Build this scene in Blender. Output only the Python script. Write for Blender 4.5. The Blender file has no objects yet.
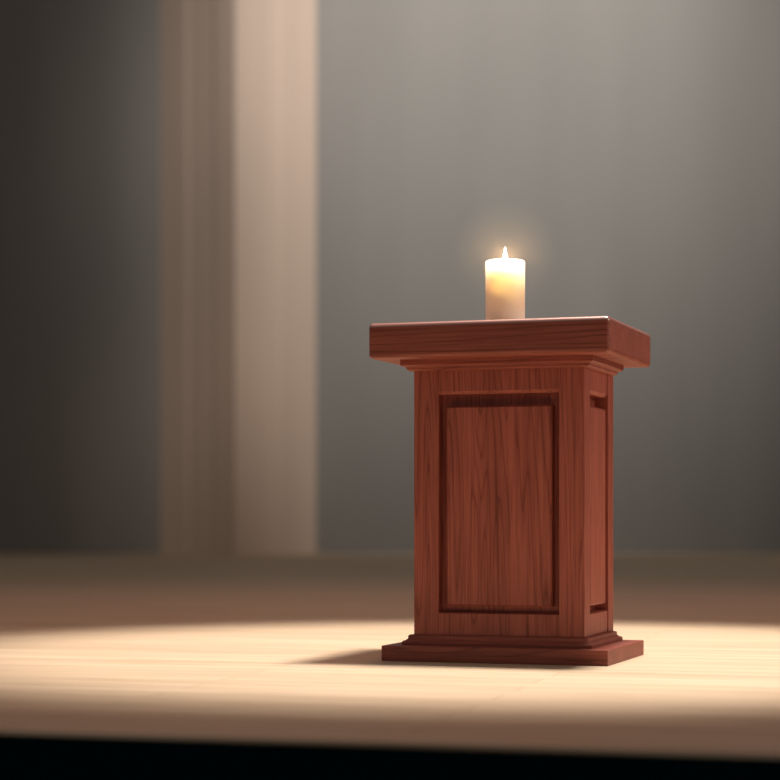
import bpy, bmesh, math, random
from mathutils import Vector, Matrix

random.seed(4)
sc = bpy.context.scene
COL = sc.collection

# ---------------------------------------------------------------- camera
EYE = 0.461
cd = bpy.data.cameras.new('camera')
cam = bpy.data.objects.new('camera', cd)
COL.objects.link(cam)
cam.location = (0, 0, EYE)
cam.rotation_euler = (math.pi / 2, 0, 0)
cd.sensor_width = 36
cd.lens = 2003.7 / 780 * 36
cd.shift_y = 129.6 / 780
cd.clip_end = 200
cd.dof.use_dof = True
cd.dof.focus_distance = 6.45
cd.dof.aperture_fstop = (cd.lens / 1000) / 0.055
sc.camera = cam

# ---------------------------------------------------------------- world, exposure
w = bpy.data.worlds.new('world')
sc.world = w
w.use_nodes = True
bg = w.node_tree.nodes['Background']
bg.inputs[0].default_value = (1.0, 0.90, 0.82, 1)
bg.inputs[1].default_value = 0.135
sc.view_settings.view_transform = 'Standard'
sc.view_settings.look = 'None'
sc.view_settings.exposure = 0.0
sc.view_settings.gamma = 1.0
sc.view_settings.use_curve_mapping = False


def spot(name, loc, target, power, color, size_deg, blend, radius):
    l = bpy.data.lights.new(name, 'SPOT')
    l.energy = power
    l.color = color
    l.spot_size = math.radians(size_deg)
    l.spot_blend = blend
    l.shadow_soft_size = radius
    o = bpy.data.objects.new(name, l)
    COL.objects.link(o)
    o.location = loc
    o.rotation_euler = (Vector(target) - Vector(loc)).to_track_quat('-Z', 'Y').to_euler()
    return o


# key: stage spotlight overhead, a little to the right of and behind the lectern
spot('stage_spotlight', (1.25, 7.1, 6.6), (0.45, 6.95, 0.0), 3450, (1.0, 0.91, 0.79), 36.5, 0.33, 0.42)
# warm fill added overhead to brown the floor round the pool of light
spot('warm_spill_fill', (0.4, 8.6, 8.5), (0.2, 8.6, 0.0), 600, (1.0, 0.50, 0.36), 100, 1.0, 0.5)
# low fill added at picture right to brighten the lectern's right side
spot('side_fill', (6.5, 4.6, 2.6), (0.6, 6.6, 0.75), 330, (1.0, 0.80, 0.66), 16, 0.6, 0.4)
# wash lights hung upstage: one on the back wall, a high and a low one on the pillar
spot('wall_washlight', (1.6, 17.5, 13.5), (1.6, 27.2, 7.0), 8300, (1.0, 0.95, 0.90), 55, 1.0, 1.2)
spot('pillar_washlight', (1.6, 15.0, 10.0), (-1.95, 26.3, 6.0), 480, (1.0, 0.83, 0.70), 16, 1.0, 1.2)
spot('pillar_washlight', (1.7, 15.0, 9.6), (-1.95, 26.3, 2.2), 1650, (1.0, 0.83, 0.70), 16, 1.0, 1.2)


# ---------------------------------------------------------------- helpers
def obj(name, bm, mat, parent=None, smooth=False):
    me = bpy.data.meshes.new(name)
    bmesh.ops.recalc_face_normals(bm, faces=bm.faces)
    bm.to_mesh(me)
    bm.free()
    me.materials.append(mat)
    if smooth:
        for p in me.polygons:
            p.use_smooth = True
    o = bpy.data.objects.new(name, me)
    COL.objects.link(o)
    if parent:
        o.parent = parent
    return o


def box(x0, x1, y0, y1, z0, z1, bev=0.0, seg=2):
    bm = bmesh.new()
    bmesh.ops.create_cube(bm, size=1)
    bmesh.ops.transform(bm, verts=bm.verts, matrix=Matrix.Translation(((x0 + x1) / 2, (y0 + y1) / 2, (z0 + z1) / 2))
                        @ Matrix.Diagonal((x1 - x0, y1 - y0, z1 - z0, 1)))
    if bev:
        bmesh.ops.bevel(bm, geom=bm.edges[:], offset=bev, segments=seg, affect='EDGES', profile=0.5)
    return bm


def mould(hx, hy, prof, back=0.028):
    """rectangular moulding: prof = [(z, outward offset)], mitred corners, capped."""
    bm = bmesh.new()
    rings = []
    for z, o in prof:
        rings.append([bm.verts.new((sx * (hx + o), sy * (hy + o - (back if sy > 0 else 0)), z)) for sx, sy in ((-1, -1), (1, -1), (1, 1), (-1, 1))])
    for a, b in zip(rings, rings[1:]):
        for i in range(4):
            j = (i + 1) % 4
            bm.faces.new((a[i], a[j], b[j], b[i]))
    bm.faces.new(rings[0][::-1])
    bm.faces.new(rings[-1])
    return bm


def lathe(prof, n=64):
    bm = bmesh.new()
    rings = []
    for r, z in prof:
        if r < 1e-6:
            rings.append([bm.verts.new((0, 0, z))])
        else:
            rings.append([bm.verts.new((r * math.cos(2 * math.pi * k / n), r * math.sin(2 * math.pi * k / n), z)) for k in range(n)])
    for a, b in zip(rings, rings[1:]):
        for k in range(n):
            k2 = (k + 1) % n
            if len(a) == 1:
                bm.faces.new((a[0], b[k], b[k2]))
            elif len(b) == 1:
                bm.faces.new((a[k], a[k2], b[0]))
            else:
                bm.faces.new((a[k], a[k2], b[k2], b[k]))
    return bm


def tag(o, label=None, cat=None, kind=None):
    if label:
        o['label'] = label
    if cat:
        o['category'] = cat
    if kind:
        o['kind'] = kind
    return o


def new_mat(name):
    m = bpy.data.materials.new(name)
    m.use_nodes = True
    nt = m.node_tree
    return m, nt, nt.nodes['Principled BSDF']


def ramp(nt, fac, stops):
    r = nt.nodes.new('ShaderNodeValToRGB')
    e = r.color_ramp.elements
    e[0].position, e[0].color = stops[0][0], (*stops[0][1], 1)
    e[1].position, e[1].color = stops[-1][0], (*stops[-1][1], 1)
    for p, c in stops[1:-1]:
        x = e.new(p)
        x.color = (*c, 1)
    nt.links.new(fac, r.inputs[0])
    return r.outputs[0]


def noise(nt, vec, scale, detail=4, rough=0.55, dist=0.0):
    n = nt.nodes.new('ShaderNodeTexNoise')
    n.inputs['Scale'].default_value = scale
    n.inputs['Detail'].default_value = detail
    n.inputs['Roughness'].default_value = rough
    n.inputs['Distortion'].default_value = dist
    nt.links.new(vec, n.inputs['Vector'])
    return n.outputs['Fac']


def mapping(nt, scale, loc=(0, 0, 0), rot=(0, 0, 0)):
    tc = nt.nodes.new('ShaderNodeTexCoord')
    mp = nt.nodes.new('ShaderNodeMapping')
    mp.inputs['Scale'].default_value = scale
    mp.inputs['Location'].default_value = loc
    mp.inputs['Rotation'].default_value = rot
    nt.links.new(tc.outputs['Object'], mp.inputs[0])
    return mp.outputs[0]


def mix(nt, fac, a, b, mode='MIX'):
    m = nt.nodes.new('ShaderNodeMix')
    m.data_type = 'RGBA'
    m.blend_type = mode
    if isinstance(fac, float):
        m.inputs[0].default_value = fac
    else:
        nt.links.new(fac, m.inputs[0])
    for s, v in ((6, a), (7, b)):
        if isinstance(v, tuple):
            m.inputs[s].default_value = (*v, 1)
        else:
            nt.links.new(v, m.inputs[s])
    return m.outputs[2]


def mahogany(name, axis, loc=(0, 0, 0), gain=1.34):
    """red-brown wood, grain running along the axis ('x','y' or 'z')."""
    m, nt, b = new_mat(name)
    lo, hi = 1.0, 0.055
    s = [lo, lo, lo]
    s['xyz'.index(axis)] = hi * 0.7
    v = mapping(nt, tuple(s), loc)
    # growth rings: contour lines of a long smooth noise make the cathedral figure
    n1 = noise(nt, v, 11.0, 1.5, 0.45, 0.2)
    mul = nt.nodes.new('ShaderNodeMath')
    mul.operation = 'MULTIPLY'
    mul.inputs[1].default_value = 20.0
    nt.links.new(n1, mul.inputs[0])
    fr = nt.nodes.new('ShaderNodeMath')
    fr.operation = 'FRACT'
    nt.links.new(mul.outputs[0], fr.inputs[0])
    g = gain
    rings = ramp(nt, fr.outputs[0], [(0.0, (0.12 * g, 0.028 * g, 0.020 * g)), (0.16, (0.315 * g, 0.088 * g, 0.060 * g)),
                                     (0.75, (0.33 * g, 0.096 * g, 0.066 * g)), (1.0, (0.23 * g, 0.060 * g, 0.042 * g))])
    s2 = [1.0, 1.0, 1.0]
    s2['xyz'.index(axis)] = 0.03
    v2 = mapping(nt, tuple(s2), loc)
    fine = noise(nt, v2, 150.0, 3, 0.6)
    fc = ramp(nt, fine, [(0.30, (0.66, 0.62, 0.62)), (0.62, (1.0, 1.0, 1.0))])
    broad = noise(nt, v2, 14.0, 2, 0.5)
    bc = ramp(nt, broad, [(0.3, (0.88, 0.86, 0.86)), (0.7, (1.08, 1.08, 1.08))])
    c = mix(nt, 0.3, rings, (0.30 * g, 0.084 * g, 0.058 * g))
    c = mix(nt, 1.0, c, fc, 'MULTIPLY')
    c = mix(nt, 1.0, c, bc, 'MULTIPLY')
    nt.links.new(c, b.inputs['Base Color'])
    b.inputs['Roughness'].default_value = 0.48
    b.inputs['Specular IOR Level'].default_value = 0.35
    bp = nt.nodes.new('ShaderNodeBump')
    bp.inputs['Strength'].default_value = 0.12
    bp.inputs['Distance'].default_value = 0.001
    nt.links.new(fine, bp.inputs['Height'])
    nt.links.new(bp.outputs[0], b.inputs['Normal'])
    return m


M_UP = mahogany('mahogany_upright_lit', 'z', (0, 0, 0), 1.5)  # uprights lighter than lengthwise wood: the column's stronger floor bounce put in the colour
M_UP2 = mahogany('mahogany_upright_panel_lit', 'z', (0.3, 0.7, 0.1), 1.5)
M_TOP = mahogany('mahogany_polished_top', 'x', (0.4, 0.1, 0.9), 1.0)
_b = M_TOP.node_tree.nodes['Principled BSDF']
_b.inputs['Coat Weight'].default_value = 1.0
_b.inputs['Coat Roughness'].default_value = 0.3
_b.inputs['Coat IOR'].default_value = 2.6
M_X = mahogany('mahogany_lengthwise_dim', 'x', (0.1, 0.2, 0.5), 1.2)  # darker copy: the tabletop front's weaker bounce light is in the colour


def floor_material():
    m, nt, b = new_mat('pale_wood_boards')
    v = mapping(nt, (0.05, 1.0, 1.0))
    streak = noise(nt, v, 26.0, 5, 0.6, 0.2)
    c1 = ramp(nt, streak, [(0.3, (0.50, 0.375, 0.26)), (0.55, (0.64, 0.50, 0.365)), (0.8, (0.68, 0.54, 0.405))])
    # boards running along the stage edge
    br = nt.nodes.new('ShaderNodeTexBrick')
    br.offset = 0.37
    br.inputs['Color1'].default_value = (1, 1, 1, 1)
    br.inputs['Color2'].default_value = (0.90, 0.88, 0.86, 1)
    br.inputs['Mortar'].default_value = (0.62, 0.56, 0.50, 1)
    br.inputs['Scale'].default_value = 1.0
    br.inputs['Brick Width'].default_value = 2.4
    br.inputs['Row Height'].default_value = 0.14
    br.inputs['Mortar Size'].default_value = 0.0025
    br.inputs['Mortar Smooth'].default_value = 0.3
    nt.links.new(mapping(nt, (1, 1, 1)), br.inputs['Vector'])
    c = mix(nt, 1.0, c1, br.outputs[0], 'MULTIPLY')
    nt.links.new(c, b.inputs['Base Color'])
    b.inputs['Roughness'].default_value = 0.62
    b.inputs['Specular IOR Level'].default_value = 0.2
    return m


def plain(name, col, rough=0.8, var=0.06, scale=(1, 1, 1), ns=1.5, spec=0.2):
    m, nt, b = new_mat(name)
    n = noise(nt, mapping(nt, scale), ns, 3, 0.5)
    lo = tuple(c * (1 - var) for c in col)
    hi = tuple(c * (1 + var) for c in col)
    nt.links.new(ramp(nt, n, [(0.3, lo), (0.7, hi)]), b.inputs['Base Color'])
    b.inputs['Roughness'].default_value = rough
    b.inputs['Specular IOR Level'].default_value = spec
    return m


M_FLOOR = floor_material()
M_WALL = plain('grey_wall_plaster', (0.25, 0.238, 0.222), 0.9, 0.05, (1, 1, 0.15), 1.2)
M_PILLAR = plain('tan_pillar_plaster', (0.62, 0.49, 0.40), 0.9, 0.05, (1, 1, 0.05), 2.0)
M_BLACK = plain('unlit_black', (0.001, 0.013, 0.017), 0.95, 0.1, spec=0.02)  # darkness below the stage edge is put into this near-black colour

# ---------------------------------------------------------------- setting
TH = math.radians(-15.3)          # the stage is turned a little to the camera


def place(o, x, y, z, rz=TH):
    o.location = (x, y, z)
    o.rotation_euler = (0, 0, rz)
    return o


# stage deck: local +y runs upstage, front edge at local y = 0, gently bowed
bm = bmesh.new()
N = 60
front, back = [], []
for i in range(N + 1):
    x = -18 + 36 * i / N
    yb = 0.006 * x * x if abs(x) < 6 else 0.006 * 36
    front.append((x, yb))
top_f = [bm.verts.new((x, y + 0.012, 0)) for x, y in front]
rnd = [bm.verts.new((x, y + 0.0035, -0.0035)) for x, y in front]
bot_f = [bm.verts.new((x, y, -0.012)) for x, y in front]
low_f = [bm.verts.new((x, y + 0.004, -0.016)) for x, y in front]
top_b = [bm.verts.new((x, 31.0, 0)) for x, y in front]
for i in range(N):
    bm.faces.new((top_f[i], top_f[i + 1], top_b[i + 1], top_b[i]))
    bm.faces.new((rnd[i], rnd[i + 1], top_f[i + 1], top_f[i]))
    bm.faces.new((bot_f[i], bot_f[i + 1], rnd[i + 1], rnd[i]))
    bm.faces.new((low_f[i], low_f[i + 1], bot_f[i + 1], bot_f[i]))
stage = tag(place(obj('floor', bm, M_FLOOR), 0, 4.17, 0), kind='structure')

# skirt under the front edge and house floor, coloured black for the unlit void
bm = bmesh.new()
a = [bm.verts.new((x, y + 0.008, -0.016)) for x, y in front]
b_ = [bm.verts.new((x, y + 0.008, -1.0)) for x, y in front]
for i in range(N):
    bm.faces.new((b_[i], b_[i + 1], a[i + 1], a[i]))
tag(place(obj('trim_1', bm, M_BLACK), 0, 4.17, 0), kind='structure')
tag(place(obj('floor_house', box(-18, 18, -9, 0.5, -1.06, -1.0), M_BLACK), 0, 4.17, 0), kind='structure')

# back wall
WY = 27.2
tag(place(obj('wall_back', box(-16, 16, 0, 0.3, 0, 14), M_WALL), 0, WY, 0, 0.0), kind='structure')

# pillar: square, turned with one corner to the camera, shallow upright fillets on its faces
px_to_x = lambda px, d: (px - 390) / 2003.7 * d
PD = 26.1
pillar = bpy.data.objects.new('pillar', None)
COL.objects.link(pillar)
pillar.location = (px_to_x(235, PD), PD, 0)
tag(pillar, 'tall square tan pillar at the back of the stage, its right face lit', 'pillar')
dl = Vector((-1.06, 1.06)).normalized()
dr = Vector((1.06, 1.06)).normalized()


def face_pts(d, nrm, steps):
    return [d * t + nrm * o for t, o in steps]


nl = Vector((-dl.y, dl.x)) * -1
if nl.y > 0:
    nl = -nl
nr = Vector((-dr.y, dr.x))
if nr.y > 0:
    nr = -nr
left = face_pts(dl, nl, [(0.0, 0), (0.40, 0), (0.46, -0.015), (0.95, -0.015), (1.01, 0), (1.57, 0)])
right = face_pts(dr, nr, [(0.0, 0), (0.42, 0), (0.46, -0.012), (0.76, -0.012), (0.80, 0), (1.12, 0), (1.15, -0.06), (1.60, -0.06)])
poly = left[::-1] + right[1:] + [dl * 1.57 + dr * 1.60]
bm = bmesh.new()
lo = [bm.verts.new((p.x, p.y, 0)) for p in poly]
hi = [bm.verts.new((p.x, p.y, 14)) for p in poly]
for i in range(len(poly)):
    j = (i + 1) % len(poly)
    bm.faces.new((lo[i], lo[j], hi[j], hi[i]))
bm.faces.new(lo[::-1])
bm.faces.new(hi)
obj('shaft', bm, M_PILLAR, pillar)

# ---------------------------------------------------------------- lectern
lec = bpy.data.objects.new('lectern', None)
COL.objects.link(lec)
lec.location = (0.4196, 6.7054, 0)
lec.rotation_euler = (0, 0, -0.3251)
tag(lec, 'reddish brown wooden lectern with raised panels standing in the pool of light', 'lectern')

WC, DC = 0.5737, 0.4323
hx, hy = WC / 2, DC / 2
ZB, ZT = 0.066, 0.960            # column span
# plinth (slightly right), slab (slightly left), as in the photograph
obj('plinth', box(-0.376 + 0.006, 0.376 + 0.006, -0.305, 0.263, 0.0, 0.0502, 0.0025), M_X, lec)
obj('base_moulding', mould(hx, hy, [(0.0502, 0.031), (0.061, 0.031), (0.0645, 0.027), (0.0655, 0.022), (0.071, 0.0155),
                                    (0.0735, 0.015), (0.080, 0.015), (0.083, 0.011), (0.084, -0.01)]), M_X, lec)
obj('crown_moulding', mould(hx, hy, [(0.9485, -0.01), (0.949, 0.012), (0.9535, 0.019), (0.960, 0.020), (0.9615, 0.022), (0.9625, 0.029),
                                     (0.967, 0.036), (0.9846, 0.036)], 0.043), M_X, lec)
tb = obj('tabletop', box(-0.400 - 0.007, 0.400 - 0.007, -0.3293, 0.333, 0.9845, 1.1, 0.014, 8), M_X, lec)
tb.data.materials.append(M_TOP)      # the upper face and its rounded rim are polished
for p in tb.data.polygons:
    p.material_index = 1 if p.normal.z > 0.08 else 0

# carcass behind the panels
G = 0.048                          # groove depth
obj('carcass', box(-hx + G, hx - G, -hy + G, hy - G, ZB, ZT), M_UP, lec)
PW = 0.084                         # post width on the front
PS = 0.078                         # post width on the sides
for sx in (-1, 1):
    for sy in (-1, 1):
        x0, x1 = sorted((sx * hx, sx * (hx - PW)))
        y0, y1 = sorted((sy * hy, sy * (hy - PS)))
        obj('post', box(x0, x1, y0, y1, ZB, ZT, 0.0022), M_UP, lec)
RT, RB = 0.871, 0.158              # rails' inner edges
PT, PB = 0.831, 0.180              # panel top and bottom


def raised_panel(axis, s, w0, w1, z0, z1, face):
    """panel with a bevelled rim; face = distance of its face from the centre."""
    e = 0.005
    bm = bmesh.new()
    rr = []
    for d, o in ((face - G, 0.0), (face - e, 0.0), (face, e)):
        pts = ((w0 + o, z0 + o), (w1 - o, z0 + o), (w1 - o, z1 - o), (w0 + o, z1 - o))
        rr.append([bm.verts.new((u, s * d, z) if axis == 'y' else (s * d, u, z)) for u, z in pts])
    for p, q in zip(rr, rr[1:]):
        for i in range(4):
            j = (i + 1) % 4
            bm.faces.new((p[i], p[j], q[j], q[i]))
    bm.faces.new(rr[-1])
    bm.faces.new(rr[0][::-1])
    return bm


def inset_rail(axis, s, w0, w1, z0, z1, face, lip_top):
    """rail between two posts; the edge towards the panel is chamfered."""
    c = 0.010
    bm = bmesh.new()
    if lip_top:   # chamfer on the upper edge (bottom rail)
        prof = [(face - G, z0), (face, z0), (face, z1 - c * 0.4), (face - c, z1), (face - G, z1)]
    else:
        prof = [(face - G, z1), (face, z1), (face, z0 + c), (face - c, z0), (face - G, z0)]
    rr = [[bm.verts.new((u, s * d, z) if axis == 'y' else (s * d, u, z)) for d, z in prof] for u in (w0, w1)]
    n = len(prof)
    for i in range(n):
        j = (i + 1) % n
        bm.faces.new((rr[0][i], rr[0][j], rr[1][j], rr[1][i]))
    bm.faces.new(rr[0])
    bm.faces.new(rr[1][::-1])
    return bm


gx, gy = 0.026, 0.022
for s in (-1, 1):
    wx = hx - PW
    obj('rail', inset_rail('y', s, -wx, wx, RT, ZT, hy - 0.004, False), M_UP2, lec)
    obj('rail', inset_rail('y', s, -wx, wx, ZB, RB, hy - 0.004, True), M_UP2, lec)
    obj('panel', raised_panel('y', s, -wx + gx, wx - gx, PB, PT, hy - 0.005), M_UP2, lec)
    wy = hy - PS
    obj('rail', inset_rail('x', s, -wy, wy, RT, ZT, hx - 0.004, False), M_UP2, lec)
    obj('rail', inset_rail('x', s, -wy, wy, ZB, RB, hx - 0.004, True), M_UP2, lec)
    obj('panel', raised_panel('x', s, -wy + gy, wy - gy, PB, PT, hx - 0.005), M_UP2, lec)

# ---------------------------------------------------------------- candle
cand = bpy.data.objects.new('candle', None)
COL.objects.link(cand)
CX, CY, CZ = 0.383, 6.66, 1.1
cand.location = (CX, CY, CZ)
tag(cand, 'lit thick cream pillar candle standing on top of the wooden lectern', 'candle')
m, nt, b = new_mat('candle_wax')
n = noise(nt, mapping(nt, (1, 1, 1)), 18.0, 3, 0.5)
nt.links.new(ramp(nt, n, [(0.3, (0.97, 0.78, 0.58)), (0.7, (0.975, 0.80, 0.61))]), b.inputs['Base Color'])
b.inputs['Roughness'].default_value = 0.5
b.inputs['Subsurface Weight'].default_value = 1.0
b.inputs['Subsurface Radius'].default_value = (1.0, 0.88, 0.76)
b.inputs['Subsurface Scale'].default_value = 0.2
R, H = 0.0655, 0.221
obj('wax', lathe([(0, 0), (R - 0.002, 0), (R, 0.002), (R, H - 0.006), (R - 0.002, H - 0.0015), (R - 0.006, H), (R - 0.012, H - 0.004),
                  (0.03, H - 0.010), (0.0, H - 0.012)]), m, cand, True)
m, nt, b = new_mat('charred_wick')
b.inputs['Base Color'].default_value = (0.03, 0.02, 0.015, 1)
b.inputs['Roughness'].default_value = 0.9
wick = obj('wick', lathe([(0, H - 0.014), (0.0016, H - 0.014), (0.0016, H + 0.004), (0.0, H + 0.006)], 12), m, cand)
m, nt, b = new_mat('flame_glow')
nt.nodes.remove(b)
em = nt.nodes.new('ShaderNodeEmission')
em.inputs[0].default_value = (1.0, 0.80, 0.60, 1)
em.inputs[1].default_value = 270.0
nt.links.new(em.outputs[0], nt.nodes['Material Output'].inputs[0])
fl = [(0.0, -0.004)] + [(0.0072 * math.sin(math.pi * min(1, t) ** 0.62) ** 0.9 * (1 - 0.35 * t) + 0.0001, 0.05 * t) for t in [k / 18 for k in range(1, 18)]] + [(0.0, 0.0505)]
obj('flame', lathe([(r, z + H - 0.006) for r, z in fl], 24), m, cand, True)

# scattering volume added round the flame to give its halo
m = bpy.data.materials.new('halo_haze')
m.use_nodes = True
nt = m.node_tree
nt.nodes.remove(nt.nodes['Principled BSDF'])
HR = 0.19
tc = nt.nodes.new('ShaderNodeTexCoord')
mp = nt.nodes.new('ShaderNodeMapping')
mp.inputs['Scale'].default_value = (1 / HR, 1 / HR, 1 / HR)
nt.links.new(tc.outputs['Object'], mp.inputs[0])
gr = nt.nodes.new('ShaderNodeTexGradient')
gr.gradient_type = 'SPHERICAL'
nt.links.new(mp.outputs[0], gr.inputs[0])
mu = nt.nodes.new('ShaderNodeMath')
mu.operation = 'MULTIPLY'
mu.inputs[1].default_value = 0.75
nt.links.new(gr.outputs['Fac'], mu.inputs[0])
vs = nt.nodes.new('ShaderNodeVolumeScatter')
vs.inputs['Color'].default_value = (1.0, 0.70, 0.40, 1)
nt.links.new(mu.outputs[0], vs.inputs['Density'])
nt.links.new(vs.outputs[0], nt.nodes['Material Output'].inputs['Volume'])
# it wraps the flame and the top of the candle without touching them
outer = [(HR * math.sin(t), HR * math.cos(t)) for t in [math.pi * 0.80 * k / 24 for k in range(25)]]
inner = [(R + 0.004, outer[-1][1]), (R + 0.004, -0.016), (0.015, -0.016), (0.013, 0.035), (0.0, 0.045)]
hz = obj('haze', lathe(outer + inner, 48), m, None)
hz.location = (CX, CY, CZ + H + 0.02)
tag(hz, 'faint warm haze added for the halo around the candle flame', 'haze', 'stuff')
